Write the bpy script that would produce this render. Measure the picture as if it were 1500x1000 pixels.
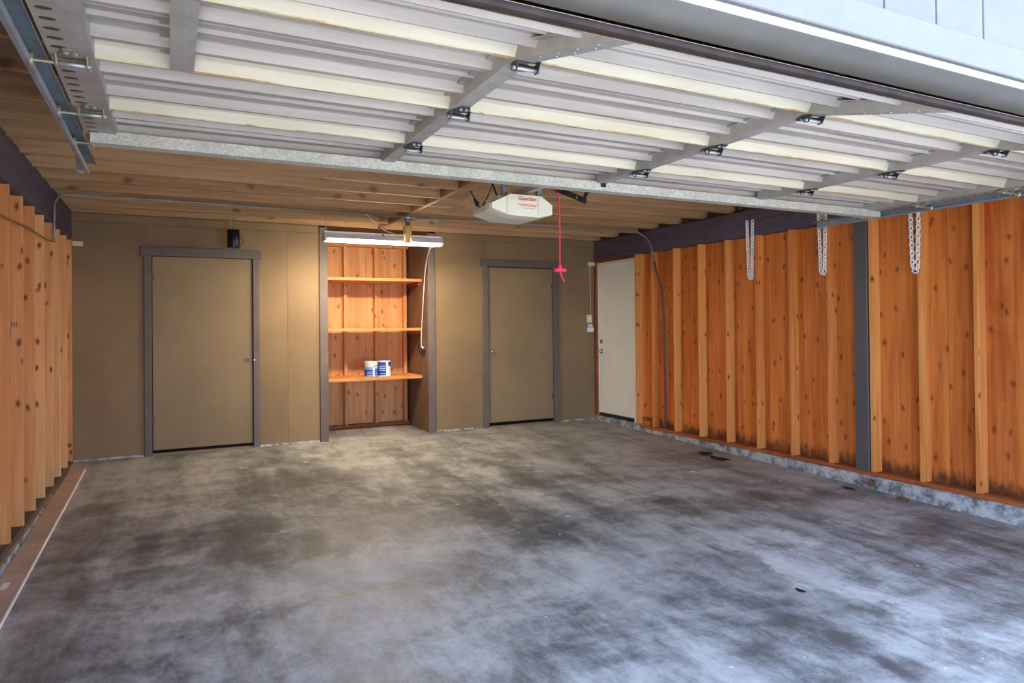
import bpy, bmesh, math, random
from mathutils import Vector, Matrix
random.seed(7)
for o in list(bpy.data.objects): bpy.data.objects.remove(o)
scene = bpy.context.scene
C = scene.collection

# ------------------------------------------------------------------ camera
FPX, YAW, PITCH, ROLL = 999.264, 0.4631, 0.0082, -0.0096
cam_d = bpy.data.cameras.new('camera'); cam = bpy.data.objects.new('camera', cam_d); C.objects.link(cam)
cam_d.sensor_width = 36.0; cam_d.sensor_fit = 'HORIZONTAL'; cam_d.lens = FPX/1500*36
cam_d.shift_y = -31.6/1500; cam_d.clip_start = 0.02
fw = Vector((math.sin(YAW)*math.cos(PITCH), math.cos(YAW)*math.cos(PITCH), math.sin(PITCH)))
rt = Vector((math.cos(YAW), -math.sin(YAW), 0)); up = rt.cross(fw)
r2 = math.cos(ROLL)*rt + math.sin(ROLL)*up; u2 = -math.sin(ROLL)*rt + math.cos(ROLL)*up
M = Matrix((r2, u2, -fw)).transposed().to_4x4(); M.translation = (0.8529, -7.7484, 1.2712)
cam.matrix_world = M; scene.camera = cam

# ------------------------------------------------------------------ sky, sun, exposure
w = bpy.data.worlds.new('sky'); scene.world = w; w.use_nodes = True
bg = w.node_tree.nodes['Background']; bg.inputs[0].default_value = (0.47, 0.65, 1.0, 1); bg.inputs[1].default_value = 2.05
sl = bpy.data.lights.new('sun', 'SUN'); sl.energy = 9.0; sl.angle = 0.01; sl.color = (1.0, 0.89, 0.72)
sun = bpy.data.objects.new('sun', sl); C.objects.link(sun)
sun.rotation_euler = Vector((0.25, -0.62, -0.78)).to_track_quat('-Z', 'Y').to_euler()
sun.location = (0, 6, 9)
vs = scene.view_settings; vs.view_transform = 'Standard'; vs.look = 'None'; vs.exposure = 1.65; vs.gamma = 1.0
vs.use_curve_mapping = False

# ------------------------------------------------------------------ dimensions (metres)
W = 5.970            # inner width between stud faces
FS = 0.0223          # the slab falls towards the driveway
fz = lambda y: FS*y
ZT, ZJ = 2.1325, 2.40  # stud tops, joist undersides
YF = -6.40           # inside face of the header

# ------------------------------------------------------------------ materials
MATS = {}
class NT:
    def __init__(s, name):
        s.m = bpy.data.materials.new(name); s.m.use_nodes = True; s.t = s.m.node_tree
        s.b = s.t.nodes['Principled BSDF']; MATS[name] = s.m
    def n(s, typ, **k):
        x = s.t.nodes.new(typ)
        for a, v in k.items():
            if a.startswith('i_'):
                key = a[2:]; key = int(key) if key.isdigit() else key
                s.put(x.inputs[key], v)
            else: setattr(x, a, v)
        return x
    def put(s, sock, v):
        if isinstance(v, bpy.types.NodeSocket): s.t.links.new(v, sock)
        else: sock.default_value = v
    def math(s, op, a, b=0.0, clamp=False):
        x = s.n('ShaderNodeMath', operation=op, use_clamp=clamp); s.put(x.inputs[0], a); s.put(x.inputs[1], b); return x.outputs[0]
    def mix(s, f, a, b, mode='MIX'):
        x = s.n('ShaderNodeMix', data_type='RGBA', blend_type=mode); s.put(x.inputs[0], f); s.put(x.inputs[6], a); s.put(x.inputs[7], b); return x.outputs[2]
    def ramp(s, f, lo, hi):
        x = s.n('ShaderNodeMapRange', interpolation_type='SMOOTHSTEP'); s.put(x.inputs[0], f); x.inputs[1].default_value = lo; x.inputs[2].default_value = hi; return x.outputs[0]
    def noise(s, vec, scale, detail=4, rough=.55, dist=0.0):
        x = s.n('ShaderNodeTexNoise'); s.put(x.inputs['Vector'], vec); x.inputs['Scale'].default_value = scale
        x.inputs['Detail'].default_value = detail; x.inputs['Roughness'].default_value = rough; x.inputs['Distortion'].default_value = dist
        return x.outputs[0]
    def coords(s, rnd=True):
        tc = s.n('ShaderNodeTexCoord').outputs['Object']
        if not rnd: return tc, None
        oi = s.n('ShaderNodeObjectInfo').outputs['Random']
        off = s.math('MULTIPLY', oi, 57.0)
        cb = s.n('ShaderNodeCombineXYZ', i_0=off, i_1=off, i_2=off).outputs[0]
        return s.n('ShaderNodeVectorMath', operation='ADD', i_0=tc, i_1=cb).outputs[0], oi
    def scale(s, v, k): return s.n('ShaderNodeVectorMath', operation='MULTIPLY', i_0=v, i_1=k).outputs[0]
    def bump(s, h, strength=.3, dist=.01):
        x = s.n('ShaderNodeBump'); x.inputs['Strength'].default_value = strength; x.inputs['Distance'].default_value = dist
        s.put(x.inputs['Height'], h); s.t.links.new(x.outputs[0], s.b.inputs['Normal'])
    def out(s, col=None, rough=None, metal=None, spec=None):
        if col is not None: s.put(s.b.inputs['Base Color'], col)
        if rough is not None: s.put(s.b.inputs['Roughness'], rough)
        if metal is not None: s.b.inputs['Metallic'].default_value = metal
        if spec is not None: s.b.inputs['Specular IOR Level'].default_value = spec
        return s.m
def c4(r, g, b): return (r, g, b, 1.0)
def srgb(r, g, b):
    f = lambda v: (v/255/12.92) if v/255 <= .04045 else ((v/255+.055)/1.055)**2.4
    return (f(r), f(g), f(b), 1.0)

def wood(name, light, dark, knot, axis=2, knots=1.0, grain=1.0, vary=.35, kscale=5.0, gate_at=.35, mould=False):
    t = NT(name); v, rnd = t.coords()
    k = [26.0, 26.0, 26.0]; k[axis] = 1.3
    g = t.noise(t.scale(v, tuple(k)), 1.0, 5, .6, .6)
    k2 = [7.0, 7.0, 7.0]; k2[axis] = .6
    g2 = t.noise(t.scale(v, tuple(k2)), 1.0, 3, .5, 1.2)
    f = t.math('ADD', t.math('MULTIPLY', g, .6*grain), t.math('MULTIPLY', g2, .5))
    f = t.ramp(f, .35, .8)
    f = t.math('ADD', f, t.math('MULTIPLY', t.math('SUBTRACT', rnd, .5), vary), True)
    col = t.mix(f, light, dark)
    sp = t.n('ShaderNodeSeparateXYZ', i_0=t.n('ShaderNodeVectorMath', operation='ADD', i_0=v, i_1=t.scale(t.n('ShaderNodeTexNoise', i_Vector=v, i_Scale=6.0).outputs[1], (.05, .05, .05))).outputs[0])
    a, b = [q for q in range(3) if q != axis]
    uv = t.n('ShaderNodeCombineXYZ', i_0=t.math('MULTIPLY', t.math('ADD', sp.outputs[a], sp.outputs[b]), kscale), i_1=t.math('MULTIPLY', sp.outputs[axis], kscale*.55)).outputs[0]
    vo = t.n('ShaderNodeTexVoronoi', voronoi_dimensions='2D', i_Vector=uv, i_Scale=1.0)
    d = vo.outputs['Distance']
    km = t.math('SUBTRACT', 1.0, t.ramp(d, .02, .17))
    gate = t.ramp(t.n('ShaderNodeSeparateColor', i_0=vo.outputs['Color']).outputs[0], gate_at, gate_at+.15)
    km = t.math('MULTIPLY', t.math('MULTIPLY', km, gate), knots)
    col = t.mix(km, col, knot)
    if mould:
        z = t.n('ShaderNodeSeparateXYZ', i_0=t.n('ShaderNodeTexCoord').outputs['Object']).outputs[2]
        mz = t.math('SUBTRACT', z, t.math('MULTIPLY', t.noise(t.scale(v, (1, 9, 3)), 2.0, 6, .7), .26))
        col = t.mix(t.math('MULTIPLY', t.math('SUBTRACT', 1.0, t.ramp(mz, -.06, .05)), .8), col, srgb(44, 30, 24))
        col = t.mix(t.math('MULTIPLY', t.ramp(t.noise(v, 2.2, 5, .6, .8), .5, .72), .35), col, light)
    t.bump(f, .12, .004)
    return t.out(col, .62, spec=.3)

wood('stud_warm', srgb(240, 182, 118), srgb(212, 138, 78), srgb(120, 64, 30), kscale=8.0, gate_at=.5, vary=1.0)
wood('stud_right', srgb(240, 166, 88), srgb(212, 124, 56), srgb(126, 64, 28), kscale=8.0, gate_at=.5, vary=1.0)
wood('plywood_warm', srgb(224, 134, 60), srgb(178, 86, 30), srgb(92, 42, 18), knots=.75, kscale=7.5, vary=.35, gate_at=.3, mould=True)
wood('plywood_niche', srgb(232, 172, 112), srgb(204, 134, 78), srgb(112, 60, 30), knots=.8, kscale=7.5, vary=.15, gate_at=.4)
wood('shelf_wood', srgb(226, 158, 98), srgb(200, 124, 68), srgb(140, 84, 44), axis=0, knots=.3)
wood('joist_wood', srgb(206, 168, 122), srgb(166, 128, 90), srgb(96, 62, 42), axis=0, knots=.7, kscale=5.0, gate_at=.5)
wood('girder_wood', srgb(186, 148, 104), srgb(150, 112, 74), srgb(96, 62, 40), axis=1, knots=.5)
wood('sill_wood', srgb(176, 96, 50), srgb(120, 64, 36), srgb(60, 34, 22), axis=1, knots=.4)
wood('sill_dark', srgb(96, 86, 78), srgb(62, 54, 50), srgb(36, 30, 28), axis=1, knots=.3)
wood('dark_beam', srgb(102, 92, 106), srgb(76, 68, 80), srgb(34, 30, 36), axis=1, knots=.3, vary=.1)
wood('deck_wood', srgb(120, 96, 72), srgb(84, 66, 50), srgb(50, 36, 26), axis=0, knots=.3)
wood('sill_edge_wood', srgb(134, 104, 76), srgb(96, 74, 54), srgb(60, 44, 34), axis=1, knots=.3)
wood('rough_block', srgb(196, 136, 84), srgb(150, 96, 56), srgb(90, 54, 30), axis=1, knots=.3)

def paint(name, col, rough=.6, var=.12, scale=3.0, spec=.35, dirt=None):
    t = NT(name); v, rnd = t.coords()
    n1 = t.noise(v, scale, 5, .6); n2 = t.noise(v, scale*22, 2, .5)
    dk = tuple(x*(1-var*2) for x in col[:3])+(1,)
    lt = tuple(min(1, x*(1+var)) for x in col[:3])+(1,)
    c = t.mix(t.ramp(n1, .3, .7), dk, lt)
    if dirt: c = t.mix(t.math('MULTIPLY', t.ramp(t.noise(v, scale*1.7, 6, .7), .56, .72), .6), c, dirt)
    t.bump(t.math('ADD', n1, t.math('MULTIPLY', n2, .3)), .06, .004)
    return t.out(c, rough, spec=spec)
paint('wall_tan', srgb(144, 119, 86), .7, .07, 1.6)
paint('door_tan', srgb(146, 125, 92), .65, .06, 1.6)
paint('trim_taupe', srgb(112, 100, 92), .65, .06)
paint('niche_brown', srgb(112, 84, 62), .7, .14, 2.5)
paint('white_door_paint', srgb(246, 242, 226), .45, .02)
paint('cream_paint', srgb(246, 240, 216), .5, .03)
paint('post_grey', srgb(88, 84, 84), .5, .05)
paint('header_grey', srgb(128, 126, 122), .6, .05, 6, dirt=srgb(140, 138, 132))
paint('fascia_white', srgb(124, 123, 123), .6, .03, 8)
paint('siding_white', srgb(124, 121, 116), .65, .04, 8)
paint('black_plastic', srgb(30, 30, 33), .35, .05)
paint('black_steel', srgb(44, 44, 46), .4, .1)
paint('rubber_brown', srgb(52, 40, 37), .8, .2, 12)
paint('white_plastic', srgb(250, 246, 238), .4, .02)
paint('ivory_plastic', srgb(232, 224, 168), .4, .02)
paint('cream_plastic', srgb(250, 245, 218), .35, .02)
paint('red_cord', srgb(240, 56, 92), .6, .04)
paint('red_print', srgb(206, 30, 40), .6, .02)
paint('grey_print', srgb(150, 140, 130), .6, .02)
paint('blue_print', srgb(28, 66, 178), .4, .04)
paint('mid_print', srgb(120, 158, 208), .4, .04)
paint('pale_print', srgb(222, 232, 232), .4, .03)
paint('cable_tan', srgb(150, 112, 78), .6, .1)
paint('cable_white', srgb(232, 222, 206), .5, .03)
paint('cable_black', srgb(34, 26, 24), .5, .05)
paint('cable_grey', srgb(92, 82, 84), .5, .05)
paint('string_green', srgb(150, 176, 120), .6, .05)
paint('board_brown', srgb(180, 156, 140), .7, .08, 3)
paint('leaf_brown', srgb(122, 92, 58), .8, .2, 20)
paint('debris_dark', srgb(36, 28, 24), .9, .2, 20)
paint('debris_white', srgb(220, 220, 214), .8, .05, 20)
paint('rust_brush', srgb(150, 92, 58), .9, .2, 20)
paint('stamp_ink', srgb(136, 96, 78), .8, .1, 30)
paint('siding_tan', srgb(150, 132, 104), .7, .08)
paint('drive_concrete', srgb(196, 192, 184), .85, .08, 1.2)
paint('dark_gap', srgb(24, 20, 18), .9, .05)

def metal(name, col, rough=.45, met=.7, spangle=0.0, rust=0.0):
    t = NT(name); v, rnd = t.coords()
    c = t.mix(t.ramp(t.noise(v, 9, 4), .35, .65), tuple(x*.82 for x in col[:3])+(1,), col)
    if spangle:
        vo = t.n('ShaderNodeTexVoronoi', i_Vector=v, i_Scale=120.0)
        g = t.n('ShaderNodeSeparateColor', i_0=vo.outputs['Color']).outputs[0]
        c = t.mix(t.math('MULTIPLY', g, spangle), c, tuple(x*.45 for x in col[:3])+(1,))
    if rust:
        c = t.mix(t.math('MULTIPLY', t.ramp(t.noise(v, 14, 6, .7), .5, .66), rust), c, srgb(150, 96, 62))
    return t.out(c, rough, met)
metal('galvanized', srgb(216, 214, 198), .6, .05, .6)
metal('galv_plain', srgb(190, 196, 200), .42, .6, .1)
metal('track_steel', srgb(142, 156, 164), .45, .3, .1, .5)
metal('stile_grey', srgb(172, 168, 160), .5, .1)
metal('conduit_steel', srgb(164, 168, 160), .45, .5)
metal('hinge_dark', srgb(70, 74, 70), .4, .6)
metal('hinge_zinc', srgb(176, 176, 150), .4, .6, .1, .3)
metal('chrome', srgb(214, 210, 200), .2, .9)
metal('brass_dark', srgb(110, 96, 76), .4, .6)
metal('can_lid', srgb(210, 214, 214), .3, .8)

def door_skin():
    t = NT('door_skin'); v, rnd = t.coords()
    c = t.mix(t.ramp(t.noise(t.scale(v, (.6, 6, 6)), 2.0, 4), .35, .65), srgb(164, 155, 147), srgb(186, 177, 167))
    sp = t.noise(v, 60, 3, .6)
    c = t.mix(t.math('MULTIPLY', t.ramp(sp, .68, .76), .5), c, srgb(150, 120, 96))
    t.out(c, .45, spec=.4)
    t = NT('door_rail_lit'); v, rnd = t.coords()  # same door paint, lit tone of the opening-facing riser put in the colour
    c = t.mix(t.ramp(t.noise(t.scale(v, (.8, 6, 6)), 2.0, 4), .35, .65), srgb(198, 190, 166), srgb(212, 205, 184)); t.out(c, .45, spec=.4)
    t = NT('door_lip'); v, rnd = t.coords()
    c = t.mix(t.ramp(t.noise(t.scale(v, (1.4, 8, 8)), 2.0, 6, .7), .46, .62), srgb(208, 200, 164), srgb(172, 130, 78))
    c = t.mix(t.ramp(t.noise(v, 30, 4, .7), .6, .7), c, srgb(150, 92, 50))
    t.out(c, .6)
door_skin()

def lamp_mat():
    t = NT('tube_light')
    t.put(t.b.inputs['Base Color'], c4(1, 1, 1)); t.put(t.b.inputs['Emission Color'], c4(1.0, 0.85, 0.62)); t.b.inputs['Emission Strength'].default_value = 54.0
    t = NT('amber_glass')
    t.out(srgb(226, 184, 112), .35, spec=.5)
    t.b.inputs['Subsurface Weight'].default_value = .2
    t = NT('lens_plastic'); t.out(srgb(232, 228, 212), .3, spec=.5)
lamp_mat()

def concrete_floor():
    t = NT('concrete_floor'); v, _ = t.coords(False)
    big = t.noise(v, .55, 6, .62, .4)
    streak = t.noise(t.scale(v, (2.6, .42, 1)), 1.0, 7, .66, .5)
    cross = t.noise(t.scale(v, (.5, 1.5, 1)), 1.3, 6, .66, .9)
    fine = t.noise(v, 26, 5, .7); mid = t.noise(t.scale(v, (1.6, 1.0, 1)), 3.2, 9, .78, .3)
    f = t.math('ADD', t.math('MULTIPLY', big, .45), t.math('MULTIPLY', streak, .6))
    f = t.math('ADD', t.math('ADD', f, t.math('MULTIPLY', cross, .5)), t.math('MULTIPLY', t.math('SUBTRACT', mid, .5), .8))
    f = t.ramp(f, .58, .98)
    col = t.mix(f, srgb(84, 84, 84), srgb(176, 175, 172))
    # wandering stain shapes
    warp = t.n('ShaderNodeTexNoise', i_Vector=v, i_Scale=1.5, i_Detail=10.0, i_Roughness=.68).outputs[1]
    wv = t.n('ShaderNodeVectorMath', operation='ADD', i_0=v, i_1=t.scale(t.n('ShaderNodeVectorMath', operation='SUBTRACT', i_0=warp, i_1=(.5, .5, .5)).outputs[0], (1.3, 1.3, 0))).outputs[0]
    mott = t.math('ADD', .25, t.math('MULTIPLY', t.ramp(t.noise(t.scale(v, (3.2, 1.6, 1)), 1.6, 8, .72, .6), .38, .64), .85))
    def blob(cx, cy, rx, ry, rot=0, soft=(.62, 1.05)):
        m = t.n('ShaderNodeMapping', vector_type='TEXTURE'); t.put(m.inputs[0], wv)
        m.inputs['Location'].default_value = (cx, cy, 0); m.inputs['Rotation'].default_value = (0, 0, rot); m.inputs['Scale'].default_value = (rx, ry, 1000)
        L = t.n('ShaderNodeVectorMath', operation='LENGTH', i_0=m.outputs[0]).outputs['Value']
        return t.math('MULTIPLY', t.math('SUBTRACT', 1.0, t.ramp(L, *soft)), mott)
    for cx, cy, rx, ry, rot, k in STAINS_DARK:
        col = t.mix(t.math('MULTIPLY', blob(cx, cy, rx, ry, rot), k), col, srgb(70, 68, 68))
    for cx, cy, rx, ry, rot, k in STAINS_LIGHT:
        col = t.mix(t.math('MULTIPLY', blob(cx, cy, rx, ry, rot), k), col, srgb(206, 204, 198))
    # scratches along the driving direction, flecks of paint
    sc = t.noise(t.scale(v, (38, .5, 1)), 1.0, 2, .5)
    col = t.mix(t.math('MULTIPLY', t.math('MULTIPLY', t.ramp(sc, .68, .74), t.ramp(big, .48, .62)), .22), col, srgb(206, 204, 198))
    fl = t.n('ShaderNodeTexVoronoi', i_Vector=v, i_Scale=9.0)
    fm = t.math('MULTIPLY', t.math('LESS_THAN', fl.outputs['Distance'], .075), t.math('GREATER_THAN', t.n('ShaderNodeSeparateColor', i_0=fl.outputs['Color']).outputs[0], .8))
    col = t.mix(t.math('MULTIPLY', fm, .7), col, srgb(214, 212, 204))
    col = t.mix(t.math('MULTIPLY', t.ramp(fine, .5, .75), .25), col, srgb(90, 88, 86))
    t.bump(t.math('ADD', fine, t.math('MULTIPLY', streak, .5)), .12, .01)
    t.out(col, t.math('ADD', .42, t.math('MULTIPLY', f, .25)), spec=.4)
# x, y, half-width, half-length, turn, strength
STAINS_DARK = [(1.75, -2.0, .8, .55, .2, .75), (2.35, -2.55, .55, .5, 0, .7), (1.0, -2.9, .6, .35, .2, .6), (.75, -3.6, .55, .2, .3, .5),
    (1.5, -3.6, .2, .6, 0, .45), (2.9, -3.5, .17, 1.0, .12, .75), (3.7, -2.6, .22, 1.1, .05, .5), (5.0, -3.4, .25, .8, .1, .5), (4.75, -4.3, .35, .8, 0, .55),
    (2.2, -4.15, .35, .2, .2, .6), (1.2, -4.2, .4, .12, .2, .5), (3.6, -5.0, .3, .5, 0, .35), (2.6, -1.6, 1.0, .3, .1, .4), (4.2, -1.4, .9, .25, 0, .3)]
STAINS_LIGHT = [(1.7, -3.9, .8, .35, .15, .5), (4.35, -4.6, .16, .2, 0, .65), (4.0, -5.2, .14, .9, .05, .5), (2.75, -4.6, .25, .5, 0, .4), (.95, -4.0, .3, .14, .3, .5),
    (3.4, -3.2, .2, .6, .1, .35), (5.15, -2.8, .2, .1, 0, .5), (1.6, -4.5, .5, .3, 0, .35)]
concrete_floor()
def curb_mat():
    t = NT('curb_concrete'); v, _ = t.coords()
    n = t.noise(v, 9, 7, .75); col = t.mix(t.ramp(n, .36, .62), srgb(104, 100, 96), srgb(190, 192, 190)); t.bump(n, .5, .02); t.out(col, .85)
curb_mat()

# ------------------------------------------------------------------ mesh helpers
class MB:
    def __init__(s): s.v = []; s.f = []; s.mi = []; s.sm = []
    def add(s, vs_, fs_, mi=0, smooth=False):
        b = len(s.v); s.v += [tuple(p) for p in vs_]
        for f in fs_: s.f.append([i+b for i in f]); s.mi.append(mi); s.sm.append(smooth)
        return s
    def box(s, x0, x1, y0, y1, z0, z1, mi=0):
        return s.add([(x0,y0,z0),(x1,y0,z0),(x1,y1,z0),(x0,y1,z0),(x0,y0,z1),(x1,y0,z1),(x1,y1,z1),(x0,y1,z1)],
              [(3,2,1,0),(4,5,6,7),(0,1,5,4),(1,2,6,5),(2,3,7,6),(3,0,4,7)], mi)
    def cbox(s, x0, x1, y0, y1, z0, z1, b=.003, mi=0):
        """box with its long edges eased, along the longest axis"""
        d = [x1-x0, y1-y0, z1-z0]; ax = d.index(max(d)); lo = (x0, y0, z0); hi = (x1, y1, z1)
        i, j = [a for a in range(3) if a != ax]
        pr = [(lo[i]+b, lo[j]), (hi[i]-b, lo[j]), (hi[i], lo[j]+b), (hi[i], hi[j]-b), (hi[i]-b, hi[j]), (lo[i]+b, hi[j]), (lo[i], hi[j]-b), (lo[i], lo[j]+b)]
        vs_ = []
        for e in (lo[ax], hi[ax]):
            for p, q in pr:
                c = [0, 0, 0]; c[ax] = e; c[i] = p; c[j] = q; vs_.append(c)
        fs_ = [[k, (k+1) % 8, 8+(k+1) % 8, 8+k] for k in range(8)]+[list(range(7, -1, -1)), list(range(8, 16))]
        return s.add(vs_, fs_, mi)
    def prism(s, poly, ax, a, b, mi=0, mis=None):
        """2-D polygon extruded along axis ax from a to b; poly in the two other axes in order"""
        n = len(poly); i, j = [k for k in range(3) if k != ax]; vs_ = []
        for e in (a, b):
            for p, q in poly:
                c = [0, 0, 0]; c[ax] = e; c[i] = p; c[j] = q; vs_.append(c)
        base = len(s.v); s.v += [tuple(p) for p in vs_]
        for k in range(n):
            s.f.append([base+k, base+(k+1) % n, base+n+(k+1) % n, base+n+k]); s.mi.append(mis[k] if mis else mi); s.sm.append(False)
        s.f.append([base+k for k in range(n-1, -1, -1)]); s.f.append([base+n+k for k in range(n)]); s.mi += [mi, mi]; s.sm += [False, False]
        return s
    def tube(s, pts, r, seg=8, mi=0, closed=False, smooth=True, rads=None):
        pts = [Vector(p) for p in pts]; n = len(pts); rings = []; prev = None
        for k in range(n):
            a = pts[(k-1) % n] if (closed or k > 0) else pts[k]; b = pts[(k+1) % n] if (closed or k < n-1) else pts[k]
            t = (b-a).normalized()
            if prev is None: prev = t.orthogonal().normalized()
            nn = (prev - t*prev.dot(t)).normalized(); prev = nn; bb = t.cross(nn)
            rr = rads[k] if rads else r
            rings.append([pts[k]+rr*(math.cos(2*math.pi*q/seg)*nn+math.sin(2*math.pi*q/seg)*bb) for q in range(seg)])
        vs_ = [p for rg in rings for p in rg]; fs_ = []
        for k in range(n if closed else n-1):
            for q in range(seg):
                fs_.append([k*seg+q, k*seg+(q+1) % seg, ((k+1) % n)*seg+(q+1) % seg, ((k+1) % n)*seg+q])
        if not closed: fs_ += [list(range(seg-1, -1, -1)), [(n-1)*seg+q for q in range(seg)]]
        return s.add(vs_, fs_, mi, smooth)
    def cyl(s, a, b, r, seg=16, mi=0): return s.tube([a, b], r, seg, mi, smooth=seg > 8)
    def lathe(s, prof, c, axis=2, seg=24, mi=0, mis=None):
        """profile of (radius, height) pairs turned about an axis through c"""
        i, j = [k for k in range(3) if k != axis]; vs_ = []
        for r, h in prof:
            for q in range(seg):
                p = list(c); p[i] += r*math.cos(2*math.pi*q/seg); p[j] += r*math.sin(2*math.pi*q/seg); p[axis] += h; vs_.append(p)
        base = len(s.v); s.v += [tuple(p) for p in vs_]; n = len(prof)
        for k in range(n-1):
            for q in range(seg):
                s.f.append([base+k*seg+q, base+k*seg+(q+1) % seg, base+(k+1)*seg+(q+1) % seg, base+(k+1)*seg+q]); s.mi.append(mis[k] if mis else mi); s.sm.append(True)
        s.f.append([base+q for q in range(seg-1, -1, -1)]); s.f.append([base+(n-1)*seg+q for q in range(seg)])
        s.mi += [mis[0] if mis else mi, mis[-1] if mis else mi]; s.sm += [False, False]
        return s
    def build(s, name, mats, parent=None, loc=None):
        me = bpy.data.meshes.new(name); me.from_pydata(s.v, [], s.f)
        for m in ([mats] if isinstance(mats, str) else mats): me.materials.append(MATS[m])
        me.polygons.foreach_set('material_index', s.mi); me.polygons.foreach_set('use_smooth', s.sm)
        bm = bmesh.new(); bm.from_mesh(me); bmesh.ops.recalc_face_normals(bm, faces=bm.faces); bm.to_mesh(me); bm.free()
        me.update()
        return link(bpy.data.objects.new(name, me), parent, loc)
def link(o, parent=None, loc=None):
    C.objects.link(o)
    if loc is not None: o.location = loc
    if parent: o.parent = parent
    return o
def empty(name, loc=(0, 0, 0)):
    o = bpy.data.objects.new(name, None); C.objects.link(o); o.location = loc; o.empty_display_size = .1
    return o
def rel(o, parent):
    """child built in world coordinates under a placed parent"""
    o.parent = parent; o.matrix_parent_inverse = Matrix.Translation(parent.location).inverted(); return o
def tag(o, label, cat, group=None, kind=None):
    o['label'] = label; o['category'] = cat
    if group: o['group'] = group
    if kind: o['kind'] = kind
    return o
def dup(o, parent=None, loc=None):
    c = o.copy(); C.objects.link(c); c.parent = parent
    if loc is not None: c.location = loc
    return c
def smooth_path(pts, n=6):
    P = [Vector(p) for p in pts]; P = [P[0]*2-P[1]]+P+[P[-1]*2-P[-2]]; out = []
    for k in range(1, len(P)-2):
        for q in range(n):
            t = q/n; a, b, c, d = P[k-1:k+3]
            out.append(.5*((2*b)+(c-a)*t+(2*a-5*b+4*c-d)*t*t+(3*b-a-3*c+d)*t**3))
    return out+[P[-2]]
B = lambda *a, **k: MB().box(*a, **k)
CB = lambda *a, **k: MB().cbox(*a, **k)

# ================================================================== THE SETTING
m = MB()
ys = [1.0, -6.62]
m.add([(-.3, 1.0, FS*1.0), (W+.3, 1.0, FS*1.0), (W+.3, -6.62, FS*-6.62), (-.3, -6.62, FS*-6.62), (-.3, 1.0, -.4), (W+.3, 1.0, -.4), (W+.3, -6.62, -.4), (-.3, -6.62, -.4)],
      [(3,2,1,0), (4,5,6,7), (0,1,5,4), (1,2,6,5), (2,3,7,6), (3,0,4,7)])
tag(m.build('floor', 'concrete_floor'), 'stained grey concrete garage floor slab', 'floor', kind='structure')
m = MB(); z0, z1 = fz(-6.62)-.004, fz(-30)
m.add([(-14, -6.62, z0), (20, -6.62, z0), (20, -30, z1), (-14, -30, z1), (-14, -6.62, -1.2), (20, -6.62, -1.2), (20, -30, -1.2), (-14, -30, -1.2)], [(3,2,1,0), (4,5,6,7), (0,1,5,4), (1,2,6,5), (2,3,7,6), (3,0,4,7)])
tag(m.build('driveway_ground', 'drive_concrete'), 'pale concrete driveway outside the garage opening', 'ground', kind='structure')

# ---- left wall
wl = tag(B(-.13, -.101, -6.58, 1.0, -.2, 3.0).build('wall_left', 'siding_tan'), 'open framed wall of orange studs beside the loose floor board', 'wall', kind='structure')
for k in range(6):
    CB(-.100, -.089, -6.38+k*1.2, -6.38+(k+1)*1.2-.004, .02, 2.4, .001).build('plywood_sheet', 'plywood_warm', wl)
stud = CB(-.089, 0, -.038, 0, .02, ZT, .003).build('stud', 'stud_warm', wl); stud.location = (0, .0554, 0)
for k in range(16):
    s = stud if k == 0 else dup(stud, wl)
    s.location = (0, -.002-(.408*k), 0)if k == 0 else (random.uniform(-.002, .002), .0554-.408*k, 0)
CB(-.096, .0, -6.38, 0, ZT+.003, 2.42, .006).build('beam', 'dark_beam', wl)
CB(-.105, .004, -6.38, -.002, -.016, .019, .004).build('sill_plate', 'sill_dark', wl)
CB(.0045, .012, -6.38, -.002, -.024, .008, .002).build('sill_edge', 'sill_edge_wood', wl)
MB().add([(-.11, 0, -.2), (.02, 0, -.2), (.02, 0, -.017), (-.11, 0, -.017), (-.11, -6.38, -.2), (.02, -6.38, -.2), (.02, -6.38, -.026), (-.11, -6.38, -.017)],
         [(0,1,2,3), (7,6,5,4), (0,4,5,1), (1,5,6,2), (2,6,7,3), (3,7,4,0)]).build('curb', 'curb_concrete', wl)
# lumber grade stamps on stud sides
for k, zz in ((7, 1.64), (4, 1.56), (3, 1.48), (6, 1.30)):
    m = MB(); y = .0554-.408*k-.0384
    for q in range(4): m.box(-.075+q*.013, -.067+q*.013, y-.0004, y, zz, zz+.02+.006*(q % 2))
    m.box(-.077, -.02, y-.0004, y, zz-.008, zz-.004)
    m.build('grade_stamp', 'stamp_ink', wl)

# ---- right wall
wr = tag(B(W+.101, W+.13, -6.58, 1.0, -.2, 3.0).build('wall_right', 'siding_tan'), 'open framed wall of orange plywood and studs beside the white door', 'wall', kind='structure')
y = -.98
for k in range(5):
    y1 = y-1.219 if k < 4 else -6.38
    CB(W+.089, W+.1, y1+.003, y, .052, 2.132, .001).build('plywood_sheet', 'plywood_warm', wr); y = y1
stud = CB(W, W+.088, -.038, 0, .05, ZT, .003).build('stud', 'stud_right', wr); stud.location = (0, -1.2079, 0)
for k in range(1, 13): dup(stud, wr, (random.uniform(-.002, .002), -1.2079-.4064*k, 0))
dup(stud, wr, (0, -.905, 0)); dup(stud, wr, (.03, -.945, 0))
CB(W-.002, W+.096, -6.38, 0, ZT+.003, 2.393, .006).build('beam', 'dark_beam', wr)
CB(W-.004, W+.1, -6.38, -.99, .014, .049, .004).build('sill_plate', 'sill_wood', wr)
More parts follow.
